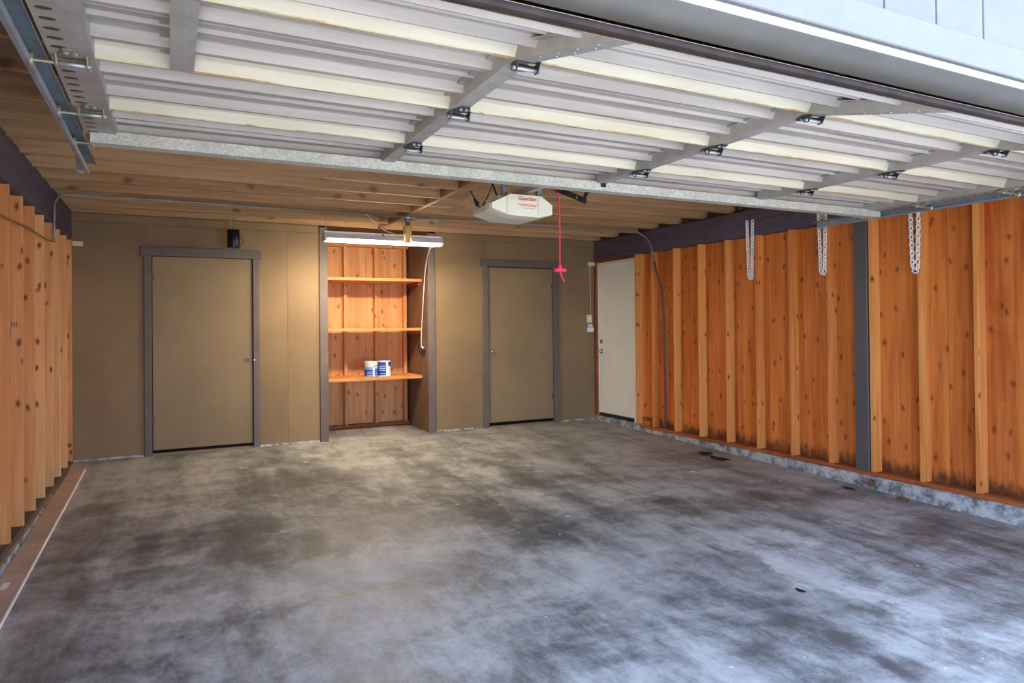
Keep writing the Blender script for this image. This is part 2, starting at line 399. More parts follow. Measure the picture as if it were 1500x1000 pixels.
def curb_r():
    m = MB(); n = 40; vs_ = []
    for k in range(n+1):
        y = -.97-(6.38-.97)*k/n; j = random.uniform(-.004, .004)
        vs_ += [(W+.1, y, -.25), (W-.012+j, y, -.25), (W-.012+j, y, .006+random.uniform(-.004, .003)), (W+.004, y, .0135), (W+.1, y, .0135)]
    fs_ = [[k*5+q, k*5+(q+1) % 5, k*5+5+(q+1) % 5, k*5+5+q] for k in range(n) for q in range(5)]
    m.add(vs_, fs_+[[0, 1, 2, 3, 4], [n*5+q for q in (4, 3, 2, 1, 0)]])
    return m.build('curb', 'curb_concrete', wr)
curb_r()
MB().prism([(W-.015, -.2), (W+.1, -.2), (W+.1, .056), (W-.004, .056), (W-.015, .045)], 1, -.985, -.002).build('door_step', 'curb_concrete', wr)
CB(W-.005, W+.08, -4.04, -3.915, .0505, ZT, .006).build('steel_post', 'post_grey', wr)
CB(W+.002, W+.09, -.9, -.002, 2.098, ZT+.001, .004).build('door_header', 'sill_wood', wr)
CB(W+.0, W+.088, -.05, -.004, .057, 2.097, .003).build('trimmer_stud', 'sill_wood', wr)
CB(W+.02, W+.07, -1.15, -1.02, .051, .10, .004).build('wood_block', 'rough_block', wr)
MB().box(W+.03, W+.085, -1.16, -.96, .12, .135).build('wood_scrap', 'sill_wood', wr)

# ---- door_3 : white door in the right wall
X3 = W+.03
d3 = tag(CB(X3, X3+.04, -.855, -.062, .102, 2.072, .002).build('door_3', 'white_door_paint'), 'plain white flush door with lever handle set among the orange studs', 'door', kind='structure')
for nm, a in (('jamb', (W+.004, W+.085, -.886, -.858, .057, 2.094)), ('jamb', (W+.02, W+.085, -.0595, -.0505, .057, 2.094)), ('jamb_head', (W+.01, W+.085, -.857, -.06, 2.076, 2.096))):
    CB(*a, .003).build(nm, 'cream_paint', d3)
B(X3-.012, X3+.03, -.853, -.064, .058, .099).build('threshold', 'black_steel', d3)
for zz in (1.83, 1.08, .29):
    m = MB().box(X3-.003, X3-.0005, -.862, -.835, zz-.05, zz+.05); m.cyl((X3-.006, -.858, zz-.052), (X3-.006, -.858, zz+.052), .006, 8); m.build('hinge', 'galv_plain', d3)
m = MB().lathe([(.03, 0), (.032, -.006), (.026, -.014), (.016, -.016)], (X3, -.12, 1.046), 0, 20); m.build('deadbolt', 'chrome', d3)
m = MB().lathe([(.033, 0), (.033, -.008), (.02, -.014), (.011, -.02), (.011, -.05)], (X3, -.12, .918), 0, 20)
m.tube(smooth_path([(X3-.05, -.12, .918), (X3-.056, -.105, .918), (X3-.058, -.07, .918), (X3-.055, -.03, .914)]), .009, 10); m.build('lever_handle', 'chrome', d3)

# ---- back wall
wb = tag(B(-.13, W+.13, 1.0, 1.04, -.2, 3.0).build('wall_back', 'siding_tan'), 'tan painted back wall with two flush doors and a shelf niche', 'wall', kind='structure')
T = .022
for x0, x1, z0, z1 in ((0, .6395, .02, 2.315), (.64, 1.6695, 2.05, 2.315), (1.670, 1.9865, .02, 2.315), (1.988, 2.345, .02, 2.315),
                       (3.655, 4.3455, .02, 2.315), (4.346, 5.3605, 2.05, 2.315), (5.361, 5.966, .02, 2.315)):
    CB(x0, x1, 0, T, z0, z1, .0008).build('panel', 'wall_tan', wb)
for x0, x1 in ((0, 2.32), (3.69, 5.964)): CB(x0, x1, -.018, T, 2.3155, 2.399, .003).build('top_trim', 'wall_tan', wb)
for x0, x1 in ((.0, .6), (1.70, 2.32), (3.69, 4.3), (5.40, 5.95)):
    m = MB(); n = 14; vs_ = []
    for k in range(n+1):
        x = x0+(x1-x0)*k/n; d = random.uniform(.008, .02); vs_ += [(x, T, -.05), (x, -d, -.05), (x, -d, random.uniform(.006, .014)), (x, 0, .019), (x, T, .019)]
    m.add(vs_, [[k*5+q, k*5+(q+1) % 5, k*5+5+(q+1) % 5, k*5+5+q] for k in range(n) for q in range(5)]+[[0, 1, 2, 3, 4], [n*5+q for q in (4, 3, 2, 1, 0)]])
    m.build('concrete_footing', 'curb_concrete', wb)
# niche
NX0, NX1, NY = 2.420, 3.597, .81
CB(2.328, 2.419, -.02, .03, 0, 2.386, .003).build('niche_trim', 'trim_taupe', wb)
CB(3.598, 3.683, -.02, .03, 0, 2.386, .003).build('niche_trim', 'trim_taupe', wb)
B(NX0-.02, NX0, .031, NY, .0, 2.45).build('niche_side', 'niche_brown', wb)
B(NX1, NX1+.02, .031, NY, .0, 2.45).build('niche_side', 'niche_brown', wb)
for x0, x1 in ((NX0, 3.06), (3.062, NX1)): B(x0, x1, NY, NY+.012, .0, 2.44).build('plywood_sheet', 'plywood_niche', wb)
for x in (2.421, 2.764, 3.149, 3.528): CB(x, x+.038, .722, NY-.001, .06, 2.27, .003).build('stud', 'plywood_niche', wb)
CB(NX0+.001, NX1-.001, .722, NY-.001, .018, .058, .003).build('bottom_plate', 'sill_wood', wb)
CB(NX0+.001, NX1-.001, .722, NY-.001, 2.272, 2.36, .003).build('top_plate', 'plywood_niche', wb)

def flush_door(name, label, x0, x1, zb, zt, cas, head, hinge_left):
    """x0..x1 slab; cas = casing (outer left, outer right); head = header box"""
    d = tag(CB(x0, x1, .004, .038, zb, zt, .002).build(name, 'door_tan'), label, 'door', kind='structure')
    CB(cas[0], x0-.006, -.022, .04, fz(0)-.005, head[2]-.001, .003).build('casing', 'trim_taupe', d)
    CB(x1+.006, cas[1], -.022, .04, fz(0)-.005, head[2]-.001, .003).build('casing', 'trim_taupe', d)
    CB(head[0], head[1], -.03, .04, head[2], head[3], .003).build('head_casing', 'trim_taupe', d)
    B(x0-.006, x1+.006, .05, .07, .0, zt+.02).build('gap_shade_sheet', 'dark_gap', d)  # near-black sheet: shade behind the door gaps, put in as colour
    CB(x0-.005, x1+.005, -.004, .045, -.002, .018, .003).build('threshold', 'wall_tan', d)
    hx = x0 if hinge_left else x1
    for zz in (1.785, .355):
        m = MB(); m.cyl((hx, -.004, zz-.04), (hx, -.004, zz+.04), .006, 8); m.box(hx-.005, hx+.02, 0, .0035, zz-.035, zz+.035) if hinge_left else m.box(hx-.02, hx+.005, 0, .0035, zz-.035, zz+.035)
        m.build('hinge', 'brass_dark', d)
    return d
d1 = flush_door('door_1', 'wide tan flush door with a small latch, under the hanging black can', .683, 1.627, .052, 2.002, (.609, 1.697), (.581, 1.714, 2.006, 2.100), True)
m = MB(); m.box(1.548, 1.60, -.004, .004, .915, .955); m.cyl((1.574, -.014, .934), (1.574, -.004, .934), .008, 10); m.build('latch', 'brass_dark', d1)
MB().lathe([(.008, 0), (.010, -.006), (.006, -.01)], (1.640, -.022, .932), 1, 12).build('latch_pin', 'chrome', d1)
d2 = flush_door('door_2', 'tan flush door with a small knob beside the wall button', 4.390, 5.318, .060, 2.002, (4.306, 5.400), (4.284, 5.402, 2.012, 2.096), False)
MB().lathe([(.012, 0), (.012, -.012), (.02, -.022), (.024, -.034), (.016, -.046), (.004, -.05)], (4.43, .004, .947), 1, 18).build('knob', 'chrome', d2)

# ---- ceiling
ce = tag(B(-.13, W+.13, -6.58, 1.0, 2.592, 2.62).build('ceiling', 'deck_wood'), 'open joist ceiling of weathered brown timber above the garage', 'ceiling', kind='structure')
CB(2.985, 3.023, -6.38, -.005, ZJ, 2.588, .003).build('girder', 'girder_wood', ce)
jl = CB(-.085, 2.984, 0, .038, ZJ, 2.588, .003).build('joist', 'joist_wood', ce); jr = CB(3.024, W+.085, 0, .038, ZJ, 2.588, .003).build('joist', 'joist_wood', ce)
for k in range(16):
    for j in (jl, jr):
        o = j if k == 0 else dup(j, ce)
        o.location = (0, -.045-.41*k+random.uniform(-.006, .006), random.uniform(-.0, .004))
B(-.12, W+.12, 1.0-.02, 1.0-.001, 2.3, 2.6).build('rim_board', 'deck_wood', ce)
for x0, x1 in ((-.12, -.097), (W+.097, W+.12)): B(x0, x1, -6.38, .97, 2.394, 2.59).build('rim_board', 'deck_wood', ce)
B(-.12, W+.12, .03, .97, 2.45, 2.46).build('niche_soffit', 'deck_wood', ce)

# ---- front wall with the door opening
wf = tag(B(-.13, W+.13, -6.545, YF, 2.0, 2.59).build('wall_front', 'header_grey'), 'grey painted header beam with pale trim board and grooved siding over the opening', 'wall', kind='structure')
CB(-.13, W+.13, -6.585, -6.546, 2.0, 2.06, .004).build('drip_strip', 'cream_paint', wf)
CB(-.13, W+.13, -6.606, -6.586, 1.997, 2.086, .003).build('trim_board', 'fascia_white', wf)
k = 0; x = -.13
while x < W+.1:
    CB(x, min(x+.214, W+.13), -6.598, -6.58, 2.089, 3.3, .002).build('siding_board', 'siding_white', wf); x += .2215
B(-.13, W+.13, -6.579, -6.546, 2.061, 3.3).build('siding_backing', 'dark_gap', wf)
for x0, x1 in ((-.13, .44), (5.53, W+.13)):
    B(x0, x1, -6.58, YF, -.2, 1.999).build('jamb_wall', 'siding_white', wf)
B(-.3, W+.3, -6.75, 1.3, 3.3, 3.38).build('shadow_roof', 'deck_wood', wf)  # unseen flat roof, added so the house shades the near driveway

# ================================================================== GARAGE DOOR
DX0, DX1 = .545, 5.420
gd = empty('garage_door', ((DX0+DX1)/2, -5.4, 2.03))
tag(gd, 'raised sectional garage door of cream ribbed steel hanging under the joists', 'garage door', kind='thing')
L = .532
ZP = 2.072
SEAM = [-4.345, -4.878, -5.412, -5.946]     # rear edges of the four sections
def sect_map(k):
    if k < 3: return lambda s, h: (SEAM[k]-s, ZP-.003*k+h)
    th = math.radians(14.6); y0, z0 = SEAM[3], ZP-.009
    def f(s, h):
        h *= 1-.52*min(max((s-.36)/.17, 0), 1)       # the bottom rail is shallower
        return (y0-s*math.cos(th)-h*math.sin(th), z0-s*math.sin(th)+h*math.cos(th))
    return f
PROF = [(.002, .002), (.009, 0), (.012, .004), (.022, .038), (.036, .047), (.078, .047), (.082, .035), (.088, .035), (.094, .047), (.114, .047), (.120, .018), (.142, .016), (.156, .046), (.164, .048),
        (.234, .047), (.238, .035), (.244, .035), (.250, .047), (.300, .047), (.304, .035), (.310, .035), (.316, .047), (.352, .047), (.358, .018), (.380, .016), (.394, .046), (.402, .048),
        (.454, .047), (.458, .035), (.464, .035), (.470, .047), (.500, .047), (.512, .036), (.516, .002), (.530, 0), (.530, .058), (.36, .058), (.002, .058)]
STILES = [1.795, 3.030, 4.262]
for k in range(4):
    T2 = sect_map(k)
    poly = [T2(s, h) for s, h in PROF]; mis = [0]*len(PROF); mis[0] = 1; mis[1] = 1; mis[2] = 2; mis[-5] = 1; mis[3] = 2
    sec = rel(MB().prism(poly, 0, DX0, DX1, 0, mis).build('section', ['door_skin', 'door_lip', 'door_rail_lit']), gd)
    def bar(m, x0, x1, s0, s1, h0, h1, mi=0):
        p = [(x0, *T2(s0, h0)), (x1, *T2(s0, h0)), (x1, *T2(s1, h0)), (x0, *T2(s1, h0)), (x0, *T2(s0, h1)), (x1, *T2(s0, h1)), (x1, *T2(s1, h1)), (x0, *T2(s1, h1))]
        return m.add(p, [(3,2,1,0), (4,5,6,7), (0,1,5,4), (1,2,6,5), (2,3,7,6), (3,0,4,7)], mi)
    def disc(m, x, s, h, rx, rs, mi=1, seg=10):
        vs_ = [(x+rx*math.cos(2*math.pi*q/seg), *T2(s+rs*math.sin(2*math.pi*q/seg), h)) for q in range(seg)]
        vs_ += [(x+rx*math.cos(2*math.pi*q/seg), *T2(s+rs*math.sin(2*math.pi*q/seg), h+.003)) for q in range(seg)]
        m.add(vs_, [list(range(seg)), [seg+q for q in range(seg-1, -1, -1)]]+[[q, (q+1) % seg, seg+(q+1) % seg, seg+q] for q in range(seg)], mi)
    s0 = .19 if k == 0 else .003
    for x in STILES:
        m = MB(); bar(m, x-.03, x+.03, s0, .527, -.004, .001); bar(m, x-.03, x-.027, s0, .527, .001, .044); bar(m, x+.027, x+.03, s0, .527, .001, .044)
        bar(m, x-.056, x-.03, s0+.02, .505, .040, .044); bar(m, x+.03, x+.056, s0+.02, .505, .040, .044)
        for q in range(9):
            s = .09+q*.05
            if s > s0+.04: disc(m, x+.012*(-1)**q, s, -.005, .0035, .0035, 1)
        rel(m.build('stile', ['stile_grey', 'galv_plain']), sec)
    if k >= 2:
        m = MB(); x = .885; a = .0 if k == 3 else .012
        bar(m, x-.032, x+.034, a, .527, -.004, .001); bar(m, x-.032, x-.029, a, .527, .001, .044); bar(m, x-.058, x-.032, a, .505, .040, .044)
        for q in range(8): disc(m, x+.004, .06+q*.055, -.005, .004, .004, 1)
        rel(m.build('lock_stile', ['stile_grey', 'galv_plain']), sec)
    for x0, x1, sg in ((DX0-.002, DX0+.108, 1), (DX1-.108, DX1+.002, -1)):
        m = MB(); bar(m, x0, x1, .003, .527, -.004, .001); inner = x1 if sg > 0 else x0-.003
        bar(m, inner, inner+.003, .003, .527, -.004, .044); xo = x0 if sg > 0 else x1-.003; bar(m, xo, xo+.003, .003, .527, .001, .056)
        for q in range(7):
            s = .075+q*.065; disc(m, (x0+.032) if sg > 0 else (x1-.032), s, -.0055, .019, .009, 2, 14)
            disc(m, (x1-.018) if sg > 0 else (x0+.018), s+.02, -.005, .004, .004, 1)
        rel(m.build('end_stile', ['stile_grey', 'galv_plain', 'brass_dark']), sec)
# hinges across every seam
def hinge(x, k, mat, wide, wheel=0):
    yh = SEAM[k]+.001; z = ZP-.003*k-.006; m = MB(); hw = wide
    def plate(pts, zc): m.add([(px, py, zc) for px, py in pts]+[(px, py, zc-.003) for px, py in pts], [list(range(len(pts))), [len(pts)+q for q in range(len(pts)-1, -1, -1)]]+[[q, (q+1) % len(pts), len(pts)+(q+1) % len(pts), len(pts)+q] for q in range(len(pts))])
    plate([(x-hw, yh-.012), (x+hw, yh-.012), (x+hw*.45, yh-.075), (x-hw*.45, yh-.075)], z)
    plate([(x-hw, yh+.012), (x-hw*.55, yh+.06), (x+hw*.55, yh+.06), (x+hw, yh+.012)], z)
    for sx in (-1, 1):
        xx = x+sx*hw; m.add([(xx-.0015, yh-.03, z), (xx-.0015, yh+.024, z), (xx-.0015, yh+.006, z-.028), (xx-.0015, yh-.012, z-.028), (xx+.0015, yh-.03, z), (xx+.0015, yh+.024, z), (xx+.0015, yh+.006, z-.028), (xx+.0015, yh-.012, z-.028)],
            [(0,1,2,3), (7,6,5,4), (0,4,5,1), (1,5,6,2), (2,6,7,3), (3,7,4,0)])
    m.cyl((x-hw-.008, yh-.003, z-.02), (x+hw+.008, yh-.003, z-.02), .0065, 10, 1)
    for bx, by in ((-.3, -.05), (.3, -.05), (-.35, .042), (.35, .042)): m.cyl((x+bx*hw, yh+by, z-.009), (x+bx*hw, yh+by, z), .007, 6, 1)
    h = rel(m.build('hinge', [mat, 'galv_plain']), gd)
    if wheel: roller(x, yh-.003, z-.02, wheel, h)
    return h
def roller(x, y, z, sg, parent=None):
    xe = DX0-.045 if sg < 0 else DX1+.045
    m = MB(); m.cyl((x, y, z), (xe, y, z), .0055, 8); m.lathe([(.008, -.007), (.021, -.007), (.0225, 0), (.021, .007), (.008, .007)], (xe, y, z), 0, 16)
    o = m.build('roller', 'hinge_zinc')
    o.parent = parent if parent else gd
    if not parent: o.matrix_parent_inverse = Matrix.Translation(gd.location).inverted()
    else: o.matrix_parent_inverse = Matrix.Translation(gd.location).inverted() @ Matrix.Identity(4); o.matrix_parent_inverse = parent.matrix_parent_inverse.inverted() @ Matrix.Translation(gd.location).inverted()
    return o
for k in (1, 2, 3):
    for x in STILES: hinge(x+.012, k, 'hinge_dark', .036)
    hinge(DX0+.055, k, 'hinge_zinc', .038, -1); hinge(DX1-.055, k, 'hinge_zinc', .038, 1)
# galvanised strut along the rear edge
st = MB()
sy, sz0, sz1 = -4.535, 2.028, 2.078
st.prism([(sy, sz1), (sy, sz0), (sy+.07, sz0), (sy+.07, sz1), (sy+.067, sz1), (sy+.067, sz0+.003), (sy+.003, sz0+.003), (sy+.003, sz1)], 0, DX0+.018, DX1+.022)
rel(st.build('strut', 'galvanized'), gd)
for x, sg in ((DX0+.06, -1), (DX1-.06, 1)):
    m = MB().box(x-.04, x+.04, sy+.085, sy+.15, 2.052, 2.068); m.box(x-.04, x-.037, sy+.085, sy+.13, 2.03, 2.052); m.box(x+.037, x+.04, sy+.085, sy+.13, 2.03, 2.052)
    f = rel(m.build('top_fixture', 'galv_plain'), gd); roller(x+.03, sy+.105, 2.046, sg)
m = MB().box(3.025, 3.055, sy-.012, sy-.0005, 2.048, 2.09); m.cyl((3.04, sy-.018, 2.06), (3.04, sy-.01, 2.06), .006, 8)
rel(m.build('clip', 'black_steel'), gd)
# bottom rubber seal with its retainer
T4 = sect_map(3)
m = MB().prism([T4(.531, -.002), T4(.536, -.004), T4(.536, .05), T4(.531, .05)], 0, DX0, DX1); rel(m.build('retainer', 'rubber_brown'), gd)
m = MB().prism([T4(.5365, .008), T4(.548, .002), T4(.557, .012), T4(.558, .03), T4(.552, .045), T4(.5365, .05)], 0, DX0+.005, DX1-.005); rel(m.build('bottom_seal', 'rubber_brown'), gd)

# ---- tracks
def track(sg, label):
    xw = .484 if sg < 0 else 5.487; d = 1 if sg < 0 else -1
    root = empty('garage_door_track', (xw, -3.9, 2.06)); tag(root, label, 'track', 'horizontal door tracks')
    path = [(-3.88 if sg < 0 else -3.96, 2.052)]+[(-6.0, 2.052-.0)]
    for q in range(1, 9):
        a = math.pi/2*q/8; path.append((-6.0-.36*math.sin(a), 2.052-.36*(1-math.cos(a))))
    path.append((-6.36, -.12))
    prof = [(0, .027), (.044, .027), (.050, .014), (.047, .013), (.042, .024), (.003, .024), (.003, -.022), (.012, -.022), (.017, -.014), (.020, -.015), (.014, -.026), (0, -.026)]
    vs_ = []; n = len(prof)
    for k, (y, z) in enumerate(path):
        a = path[max(k-1, 0)]; b = path[min(k+1, len(path)-1)]; ty, tz = b[0]-a[0], b[1]-a[1]; l = math.hypot(ty, tz); ty /= l; tz /= l
        ny, nz = tz, -ty      # normal in the bend plane, up on the level run
        for px, ph in prof: vs_.append((xw+d*px, y+ny*ph, z+nz*ph))
    fs_ = [[k*n+q, k*n+(q+1) % n, (k+1)*n+(q+1) % n, (k+1)*n+q] for k in range(len(path)-1) for q in range(n)]
    m = MB().add(vs_, fs_+[list(range(n)), [(len(path)-1)*n+q for q in range(n-1, -1, -1)]])
    rel(m.build('channel', 'track_steel'), root)
    xs = xw-d*.003; y0 = path[0][0]-.04
    m = MB().box(min(xs, xs-d*.003), max(xs, xs-d*.003), y0-.025, y0+.02, 2.03, 2.46)
    for q in range(8): m.cyl((xs-d*.0035, y0, 2.09+q*.05), (xs+d*.0007, y0, 2.09+q*.05), .006, 8, 1)
    m.box(min(xs-d*.003, xs-d*.035), max(xs-d*.003, xs-d*.035), y0+.017, y0+.02, 2.03, 2.46)
    rel(m.build('hanger_angle', ['galv_plain', 'black_steel']), root)
    m = MB().box(min(xw-d*.03, xw-d*.001), max(xw-d*.03, xw-d*.001), y0-.03, y0+.02, 2.022, 2.026); m.cyl((xw-d*.018, y0-.008, 2.016), (xw-d*.018, y0-.008, 2.022), .007, 6)
    rel(m.build('end_bracket', 'galv_plain'), root)
    for yy in (-4.6, -5.3, -5.9):
        m = MB().cyl((xw-d*.006, yy, 2.052), (xw+d*.006, yy, 2.052), .007, 8); rel(m.build('bolt', 'galv_plain'), root)
track(-1, 'steel door track running above the loose floor board, beside the bare studs')
track(1, 'steel door track hung in front of the plywood wall with white chains')

# ---- opener
ox, oy = 2.940, -3.75
op = empty('garage_door_opener', (ox, -3.6, 2.0)); tag(op, 'cream garage door opener with red lettering hung from the joists', 'opener')
hexa = [(-.233, -.038), (-.233, .001), (-.092, .069), (.146, .067), (.232, .009), (.229, -.055), (.123, -.081), (-.101, -.076)]
def hexbox(m, y0, y1, sc0, sc1, dz=0.0, mi=0):
    vs_ = [(ox+a*sc0, y0, 2.070+b*sc0+dz) for a, b in hexa]+[(ox+a*sc1, y1, 2.070+b*sc1+dz) for a, b in hexa]
    m.add(vs_, [list(range(8)), list(range(15, 7, -1))]+[[q, 8+q, 8+(q+1) % 8, (q+1) % 8] for q in range(8)], mi)
m = MB(); hexbox(m, oy, oy+.03, .965, 1.0); hexbox(m, oy+.03, oy+.10, 1.0, .99); rel(m.build('front_cover', 'cream_plastic'), op)
m = MB(); vs_ = []
m.prism([(ox-.125, 2.0), (ox+.125, 2.0), (ox+.135, 2.02), (ox+.135, 2.14), (ox-.135, 2.14), (ox-.135, 2.02)], 1, oy+.10, oy+.30); rel(m.build('motor_housing', 'white_plastic'), op)
m = MB(); hexbox(m, oy+.101, oy+.32, .95, .96, -.004); hexbox(m, oy+.32, oy+.34, .96, .90, -.004); rel(m.build('light_lens', 'lens_plastic'), op)
for x in (ox-.118, ox+.112): rel(B(x-.001, x+.001, oy-.0012, oy+.001, 2.01, 2.125).build('cover_seam', 'grey_print'), op)
def text_mesh(body, size, mat, loc, name):
    cu = bpy.data.curves.new(name, 'FONT'); cu.body = body; cu.size = size; cu.extrude = .0006; cu.offset = size*.012; cu.align_x = 'CENTER'; cu.align_y = 'CENTER'
    o = bpy.data.objects.new(name, cu); C.objects.link(o); bpy.context.view_layer.update()
    me = bpy.data.meshes.new_from_object(o.evaluated_get(bpy.context.evaluated_depsgraph_get())); bpy.data.objects.remove(o)
    me.materials.clear(); me.materials.append(MATS[mat]); me.transform(Matrix.Translation(loc) @ Matrix.Rotation(math.radians(90), 4, 'X'))
    q = bpy.data.objects.new(name, me); C.objects.link(q); return q
rel(text_mesh('Guardian', .036, 'red_print', (2.972, oy-.001, 2.110), 'lettering'), op)
m = MB(); random.seed(3)
x = 2.902
while x < 3.046:
    l = random.uniform(.006, .016); m.box(x, min(x+l, 3.048), oy-.001, oy+.001, 2.070, 2.0745); x += l+.003
x = 2.918
while x < 3.03:
    l = random.uniform(.006, .014); m.box(x, x+l, oy-.001, oy+.001, 2.060, 2.0645); x += l+.003
rel(m.build('fine_print', 'red_print'), op)
m = MB(); x = 2.925
while x < 3.02:
    l = random.uniform(.005, .012); m.box(x, x+l, oy-.001, oy+.001, 2.046, 2.049); x += l+.003
rel(m.build('fine_print', 'grey_print'), op)
rel(MB().prism([(ox+.02, 2.150), (ox+.06, 2.150), (ox+.06, 2.188), (ox+.02, 2.188)], 1, -6.38, -3.50).build('rail', 'stile_grey'), op)
m = MB().box(ox+.005, ox+.075, -4.24, -4.08, 2.118, 2.149); m.box(ox+.03, ox+.05, -4.20, -4.12, 2.085, 2.118); rel(m.build('trolley', 'black_steel'), op)
for x in (ox-.065, ox+.20):
    m = MB().box(x-.018, x+.018, -3.62, -3.617, 2.142, 2.47); m.box(x-.018, x-.015, -3.617, -3.585, 2.142, 2.47)
    for q in range(6): m.cyl((x+.004, -3.6215, 2.17+q*.045), (x+.004, -3.6155, 2.17+q*.045), .006, 8, 1)
    rel(m.build('hanger_angle', ['galv_plain', 'black_steel']), op)
m = MB()
def flat_bar(m, a, b, wd, th, mi=0):
    a = Vector(a); b = Vector(b); t = (b-a).normalized(); n = Vector((1, 0, 0)); u = t.cross(n).normalized(); vs_ = []
    for p in (a, b):
        for i, j in ((-1, -1), (1, -1), (1, 1), (-1, 1)): vs_.append(p+n*th/2*i+u*wd/2*j)
    m.add(vs_, [(0,1,2,3), (7,6,5,4), (0,4,5,1), (1,5,6,2), (2,6,7,3), (3,7,4,0)], mi)
flat_bar(m, (ox+.04, -4.13, 2.105), (ox+.04, -4.455, 1.978), .032, .004); flat_bar(m, (ox+.047, -4.405, 1.99), (ox+.047, -4.50, 2.068), .03, .004)
m.cyl((ox+.034, -4.36, 2.015), (ox+.034+.022, -4.36, 2.015), .008, 6, 1); m.cyl((ox+.03, -4.43, 1.992), (ox+.054, -4.43, 1.992), .008, 6, 0)
rel(m.build('door_arm', ['black_steel', 'galv_plain']), op)

rc = empty('release_cord', (ox+.04, -4.145, 1.56)); tag(rc, 'bright red emergency pull cord hanging beside the door opener', 'pull cord')
rel(MB().tube(smooth_path([(ox+.005, -4.12, 2.10), (ox+.035, -4.14, 2.088), (ox+.04, -4.15, 2.0), (ox+.043, -4.148, 1.8), (ox+.04, -4.15, 1.62)]), .0045, 8).build('cord', 'red_cord'), rc)
rel(MB().tube(smooth_path([(ox+.04, -4.15, 1.598), (ox+.05, -4.155, 1.57), (ox+.066, -4.16, 1.535)]), .0055, 8).build('cord_tail', 'red_cord'), rc)
m = MB().cbox(ox+.002, ox+.078, -4.162, -4.138, 1.596, 1.617, .005); m.lathe([(.013, 0), (.015, .012), (.01, .03), (.006, .034)], (ox+.04, -4.15, 1.61), 2, 12); rel(m.build('handle', 'red_cord'), rc)

# ================================================================== LIGHTS AND WIRING
fl = empty('fluorescent_light', (2.817, -.9, 2.2)); tag(fl, 'lit fluorescent shop light with white reflector hanging before the shelf niche', 'shop light')
m = MB().prism([(-.97, 2.142), (-.985, 2.150), (-.93, 2.205), (-.93, 2.223), (-.87, 2.223), (-.87, 2.205), (-.815, 2.150), (-.83, 2.142), (-.872, 2.182), (-.928, 2.182)], 0, 2.208, 3.425); rel(m.build('reflector', 'white_plastic'), fl)
for x0, x1 in ((2.200, 2.2075), (3.4255, 3.433)):
    rel(MB().prism([(-.985, 2.14), (-.935, 2.225), (-.865, 2.225), (-.815, 2.14), (-.85, 2.12), (-.95, 2.12)], 0, x0, x1).build('end_cap', 'white_plastic'), fl)
for y in (-.945, -.855):
    tu = MB().cyl((2.235, y, 2.140), (3.398, y, 2.140), .0185, 16).build('tube', 'tube_light'); rel(tu, fl)
    for x0, x1 in ((2.2085, 2.234), (3.399, 3.4245)): rel(MB().cyl((x0, y, 2.14), (x1, y, 2.14), .019, 16).build('socket', 'cream_plastic'), fl)
for x in (2.222, 3.412): rel(MB().tube([(x, -.90, 2.224), (x+.002, -.90, 2.30), (x, -.90, 2.405)], .0035, 6).build('hanging_wire', 'galv_plain'), fl)
rel(MB().cyl((2.79, -.955, 2.205), (2.79, -.93, 2.2), .009, 10).build('knockout', 'brass_dark'), fl)
tag(MB().tube(smooth_path([(2.56, -1.06, 2.388), (2.62, -1.0, 2.385), (2.72, -.96, 2.315), (2.82, -.92, 2.255), (2.93, -.9, 2.232)]), .0045, 8).build('lamp_wire', 'cable_white'), 'white wire looping from the joists to the shop light', 'wire')
pc = empty('power_cord', (3.575, .2, 1.0)); tag(pc, 'white power cord hanging in the niche down to a black plug', 'power cord')
rel(MB().tube(smooth_path([(3.36, -.82, 2.145), (3.44, -.5, 2.10), (3.545, -.10, 2.0), (3.56, .02, 1.75), (3.57, .14, 1.30), (3.572, .175, 1.06), (3.575, .165, 1.02)]), .0055, 8).build('cable', 'cable_white'), pc)
rel(MB().tube([(3.578, .17, 1.025), (3.578, .12, 1.01)], .013, 10).build('plug', 'white_plastic'), pc)
ob = tag(MB().cbox(3.555, 3.596, .10, .19, .945, .998, .004).build('outlet_box', 'black_plastic'), 'black outlet box on the brown niche side wall', 'outlet')
rel(MB().tube(smooth_path([(3.585, .19, .985), (3.585, .3, .99), (3.585, .33, 1.03), (3.585, .26, 1.1), (3.585, .2, 1.13)]), .006, 8).build('flex_lead', 'cable_black'), ob)
rel(MB().lathe([(.012, 0), (.012, -.004), (.003, -.005)], (3.555, .145, .972), 0, 10).build('screw', 'chrome'), ob)

lh = empty('ceiling_lampholder', (3.012, -1.03, 2.39)); tag(lh, 'unlit amber bulb in a metal socket under the ceiling girder', 'lamp')
rel(MB().lathe([(.052, 0), (.052, -.038), (.046, -.04)], (3.012, -1.06, 2.398), 2, 8).build('junction_box', 'galv_plain'), lh)
rel(MB().lathe([(.032, 0), (.032, -.02), (.026, -.022), (.026, -.06), (.022, -.062)], (3.012, -1.06, 2.358), 2, 20).build('socket', 'chrome'), lh)
rel(MB().lathe([(.046, 0), (.047, -.005), (.044, -.07), (.036, -.11), (.034, -.165), (.030, -.17)], (3.012, -1.06, 2.295), 2, 24).build('bulb', 'amber_glass'), lh)

